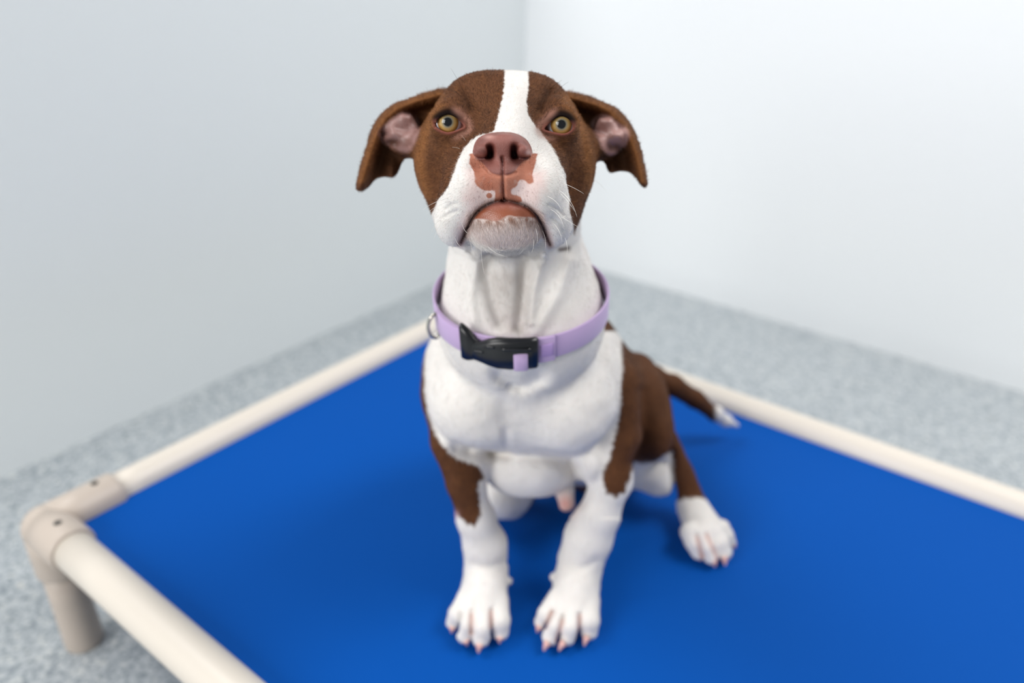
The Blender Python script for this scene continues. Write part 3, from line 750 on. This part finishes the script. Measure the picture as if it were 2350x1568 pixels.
for (a, b, c, dt, dk) in WH:
    ta = surf_t(*a)+.0006; A, B, C_ = at(*a, ta), at(*b, ta+dt*.6), at(*c, ta+dt)
    pts = to_world(np.array([A*(1-s)**2+2*B*s*(1-s)+C_*s*s for s in np.linspace(0, 1, 12)]))
    mesh_obj('whisker', *tube(pts, np.linspace(.00012, .00003, 12), 6), m_dark if dk else m_whisk, dog)

# ---------------------------------------------------------------- collar
col_loc = None
CC = at(1190, 690, .628)                        # ring centre
RV = at(1373, 672, .625)-at(1008, 690, .622); RA = np.linalg.norm(RV)/2; U_ = RV/np.linalg.norm(RV)
FV = at(1155, 818, .566)-CC; FV -= (FV@U_)*U_; FV /= np.linalg.norm(FV); AX = np.cross(U_, FV); AX /= np.linalg.norm(AX)
if AX[1] < 0: AX = -AX
NT = 144
def ring_radius():
    th = np.linspace(0, 2*math.pi, NT, endpoint=False); D = np.cos(th)[:, None]*U_+np.sin(th)[:, None]*FV
    rr = np.zeros(NT)
    for off in (-.008, 0, .008):
        for s in np.linspace(.03, .11, 161):
            v = sdf(CC+D*s+AX*off, detail=False) < .0; rr = np.where(v, np.maximum(rr, s), rr)
    rr = np.maximum(rr, .045)
    for _ in range(12): rr = np.maximum(rr, (np.roll(rr, 1)+np.roll(rr, -1))/2)
    for _ in range(6): rr = (np.roll(rr, 1)+2*rr+np.roll(rr, -1))/4
    return th, D, rr+.0022
TH, DV, RR = ring_radius()
m_strap = mat('lilac_webbing', srgb(182, 157, 198), .7); 
_p = m_strap.node_tree.nodes['Principled BSDF']; _p.inputs['Sheen Weight'].default_value = .3
noise_bump(m_strap, 1600, .4, .0004)
m_strap2 = mat('lilac_loop_webbing', srgb(166, 140, 192), .7)
m_buck = mat('black_buckle_plastic', srgb(15, 17, 21), .30); m_steel = mat('ring_steel', (.50, .47, .42), .2, Metallic=1.0)
collar = empty('dog_collar', tuple(to_world(CC[None])[0]), 'lilac webbing collar with a black side release buckle around the neck of the puppy', 'collar')
def ring_pt(th, dr, off):
    k = (th/(2*math.pi)*NT) % NT; i = int(k); f = k-i; r = RR[i]*(1-f)+RR[(i+1) % NT]*f+dr
    return CC+(math.cos(th)*U_+math.sin(th)*FV)*r+AX*off
def strap(name, t0, t1, w, r0, r1, M, n=80, closed=False, par=None):
    V = []; Fc = []; ths = np.linspace(t0, t1, n)
    prof = [(r0, -w/2), (r1-.0003, -w/2), (r1, -w/2+.0006), (r1, w/2-.0006), (r1-.0003, w/2), (r0, w/2)]
    for th in ths:
        for (dr, of) in prof: V.append(ring_pt(th, dr, of))
    m_ = len(prof); N = n if closed else n-1
    for i in range(N):
        for k in range(m_):
            a, b = i*m_+k, i*m_+(k+1) % m_; c, d = ((i+1) % n)*m_+(k+1) % m_, ((i+1) % n)*m_+k
            Fc.append((a, d, c, b))
    if not closed: Fc += [tuple(range(m_)), tuple((n-1)*m_+k for k in reversed(range(m_)))]
    o = mesh_obj(name, to_world(np.array(V)), Fc, M, par or collar); return o
strap('strap', 0, 2*math.pi*(1-1/180), .0205, 0, .0018, m_strap, 180, True)
# angle 0 = picture right, pi/2 = front, pi = picture left
def th_of(px_, py_):
    best = min(np.linspace(0, 2*math.pi, 721), key=lambda q: (lambda s: (s[0]-px_)**2+(s[1]-py_)**2)((lambda P_: (CX+F*P_[0]/P_[2], CY-F*P_[1]/P_[2]))(ring_pt(q, .001, 0))) + (1e6 if math.sin(q) < -.2 else 0))
    return best
tb0, tb1 = th_of(1233, 808), th_of(1066, 790)    # buckle ends (right, left)
strap('strap_fold', th_of(1268, 785), tb0, .0225, .0016, .0040, m_strap, 16)
strap('strap_fold', th_of(1266, 800), th_of(1240, 806), .011, .0041, .0050, m_strap2, 10)
strap('strap_fold', tb1, th_of(1018, 725), .0205, .0018, .0036, m_strap, 16)
# buckle: female body (right), male prongs (left)
def slabring(stations, name, M, par):
    """closed slab with (theta, lo, hi, r0, r1) stations across the strap"""
    V = []; Fc = []
    for (th, lo, hi, r0, r1) in stations:
        rr = min(.0022, (r1-r0)*.4, (hi-lo)*.3)
        for (dr, of) in ((r0, lo+rr), (r0, hi-rr), (r0+rr, hi), (r1-rr, hi), (r1, hi-rr), (r1, lo+rr), (r1-rr, lo), (r0+rr, lo)):
            V.append(ring_pt(th, dr, of))
    n = len(stations)
    for i in range(n-1):
        for k in range(8):
            Fc.append((i*8+k, i*8+(k+1) % 8, (i+1)*8+(k+1) % 8, (i+1)*8+k))
    Fc += [tuple(reversed(range(8))), tuple((n-1)*8+k for k in range(8))]
    return mesh_obj(name, to_world(np.array(V)), Fc, M, par)
L_ = lambda s: tb0+(tb1-tb0)*s
W2 = .0136
st = []
for s, lo, hi, r1 in ((0.0, -W2*.80, W2*.80, .0055), (.012, -W2*.94, W2*.94, .0078), (.03, -W2, W2, .0088), (.10, -W2, W2, .0092), (.20, -W2, W2, .0094), (.35, -W2, W2, .0100), (.50, -W2*.98, W2*.98, .0104), (.62, -W2*.86, W2*.80, .0104), (.72, -W2*.76, W2*.55, .0100), (.80, -W2*.74, W2*.50, .0094), (.835, -W2*.70, W2*.46, .0080)):
    st.append((L_(s), lo, hi, .0019, r1))
bk = slabring(st, 'buckle', m_buck, collar); bk['label'] = 'black plastic side release buckle'
st = []
for s, lo, hi, r1 in ((.70, -W2*.6, W2*.45, .0080), (.80, -W2*.74, W2*.62, .0086), (.86, -W2*.86, W2*.98, .0092), (.92, -W2*.98, W2*1.18, .0092), (.97, -W2*1.0, W2*1.30, .0088), (1.0, -W2*.96, W2*1.36, .0080), (1.02, -W2*.5, W2*1.30, .0060)):
    st.append((L_(s), lo, hi, .0019, r1))
mb = slabring(st, 'buckle_clip', m_buck, collar)
slabring([(L_(s), W2*.42, W2*.60, .0096, .0116) for s in (.10, .14, .40, .44)], 'buckle_ridge', m_buck, collar)
slabring([(L_(s), W2*.50, W2*.66, .0100, .0114) for s in (.52, .54, .60, .62)], 'buckle_ridge', m_buck, collar)
slabring([(L_(s), W2*.05, W2*.16, .0098, .0108) for s in (.66, .68, .76, .78)], 'buckle_ridge', m_buck, collar)
# webbing passing over the buckle bar
slabring([(L_(s), -W2*1.02, W2*.22, .0060, r) for s, r in ((.135, .0090), (.15, .0104), (.20, .0110), (.25, .0110), (.295, .0106), (.31, .0092))], 'strap_window', m_strap, collar)
# D ring hanging at picture left
tr = th_of(1016, 735); c0 = ring_pt(tr, .0045, .0095); out = ring_pt(tr, 1, 0)-ring_pt(tr, 0, 0)
tang = ring_pt(tr+.02, 0, 0)-ring_pt(tr-.02, 0, 0); tang /= np.linalg.norm(tang)
A0 = at(1030, 716, .588); B0 = at(1010, 785, .585); 
arc = spline([(0, 0), (-.45, .10), (-.75, .45), (-.55, .85), (-.15, 1.0), (.12, .86), (.18, .6), (.16, .3), (.10, .05)], 6, True)
dl = .0225; dn = -AX; 
ctr = ring_pt(tr, .0030, .0085)
outn = out/np.linalg.norm(out)
Dpts = [ctr+dn*(q[1]*dl)+outn*(-q[0]*.010+.001) for q in arc]; Dpts.append(Dpts[0])
mesh_obj('d_ring', *tube(to_world(np.array(Dpts)), .0015, 10, False), m_steel, collar)

# ---------------------------------------------------------------- short fur
FUR_N = 300000
def build_fur():
    tri = np.concatenate([Q[~qn][:, [0, 1, 2]], Q[~qn][:, [0, 2, 3]]])
    A = P[tri[:, 0]]; e1 = P[tri[:, 1]]-A; e2 = P[tri[:, 2]]-A; ar = np.linalg.norm(np.cross(e1, e2), axis=1)/2
    cn = A+(e1+e2)/3; cx_, cy_ = pxy(cn)
    nr = NRM[tri].mean(1)
    wgt = ar*FUR[tri].mean(1)*np.where(cn[:, 2] < .56, 4.5, 1.0)
    view = -(nr*cn).sum(1)/np.linalg.norm(cn, axis=1); wgt *= np.where(view < -.35, .12, 1.0)
    k = rng.choice(len(tri), FUR_N, p=wgt/wgt.sum()); a, b = rng.random(FUR_N), rng.random(FUR_N); fl = a+b > 1; a[fl] = 1-a[fl]; b[fl] = 1-b[fl]
    R0 = A[k]+a[:, None]*e1[k]+b[:, None]*e2[k]; T_ = tri[k]; wts = np.stack([1-a-b, a, b], 1)[..., None]
    N = (NRM[T_]*wts).sum(1); N /= np.linalg.norm(N, axis=1)[:, None]; C = (COLR[T_]*wts).sum(1); L = (FLEN[T_]*wts[..., 0]).sum(1)
    x, y = pxy(R0); t = R0[:, 2]
    headm = (y < 590) & (t < .60)
    D = np.empty_like(R0)
    nose_p = at(1155, 380, .43); D[:] = R0-nose_p; D[:, 2] += .02
    chin_m = headm & (y > 480) & (np.abs(x-1158) < 85); D[chin_m] = np.stack([(R0[chin_m, 0]-at(1158, 500, .46)[0])*.5, np.full(chin_m.sum(), -.03), np.full(chin_m.sum(), -.004)], 1)
    bodym = ~headm; D[bodym] = UP.dot([0, 0, 1])*np.array([0, -1., 0])+np.array([0, 0, .25])
    D -= (D*N).sum(1)[:, None]*N; D /= np.linalg.norm(D, axis=1)[:, None]+1e-9
    D += rng.normal(0, .22, D.shape)
    lift = np.where(chin_m, .5, np.where(headm, .26, .20))[:, None]
    D = D+N*lift; D /= np.linalg.norm(D, axis=1)[:, None]
    L = L*rng.uniform(.6, 1.25, FUR_N)*np.where(chin_m, 1.9, 1.0)
    L = np.where(headm & (C.mean(1) < .2), L*1.35, L)
    L = np.where((x < 960) & headm | (x > 1362) & headm, L*.7, L)
    s = np.array([0, .4, .75, 1.0]); pts = R0[:, None]+D[:, None]*(L[:, None]*s)[..., None]-N[:, None]*(L[:, None]*.22*s**2)[..., None]-N[:, None]*.0002
    W = to_world(pts); W[..., 2] = np.maximum(W[..., 2], MAT_Z+.0008)
    cu = bpy.data.hair_curves.new('fur'); cu.add_curves([4]*FUR_N)
    cu.attributes['position'].data.foreach_set('vector', W.astype(np.float32).ravel())
    rd = cu.attributes.get('radius') or cu.attributes.new('radius', 'FLOAT', 'POINT')
    base = np.where(headm, np.where(C.mean(1) < .2, .00008, .00005), .00007); rad = base[:, None]*np.array([1, .85, .55, .12])
    rd.data.foreach_set('value', rad.astype(np.float32).ravel())
    dk = (C.mean(1) < .2)&headm; v_ = rng.uniform(.82, 1.18, FUR_N); v_[dk] = rng.choice([.55, .8, 1.0, 1.35, 2.1], dk.sum(), p=[.2, .25, .25, .2, .1]); C = C*v_[:, None]; C = np.clip(C, 0, .95)
    ca = cu.attributes.new('coat', 'FLOAT_COLOR', 'POINT')
    ca.data.foreach_set('color', np.repeat(np.concatenate([C, np.ones((FUR_N, 1))], 1), 4, 0).astype(np.float32).ravel())
    M = mat('fur_hair', rough=.55); p = M.node_tree.nodes['Principled BSDF']; p.inputs['Specular IOR Level'].default_value = .14
    at_ = node(M, 'ShaderNodeAttribute', attribute_name='coat'); link(M, at_.outputs['Color'], p.inputs['Base Color'])
    cu.materials.append(M)
    o = bpy.data.objects.new('fur', cu); COL.objects.link(o); o.parent = dog; o.matrix_parent_inverse = Matrix.Translation(-dog.location)
    o['kind'] = 'stuff'
if FUR_N: build_fur()
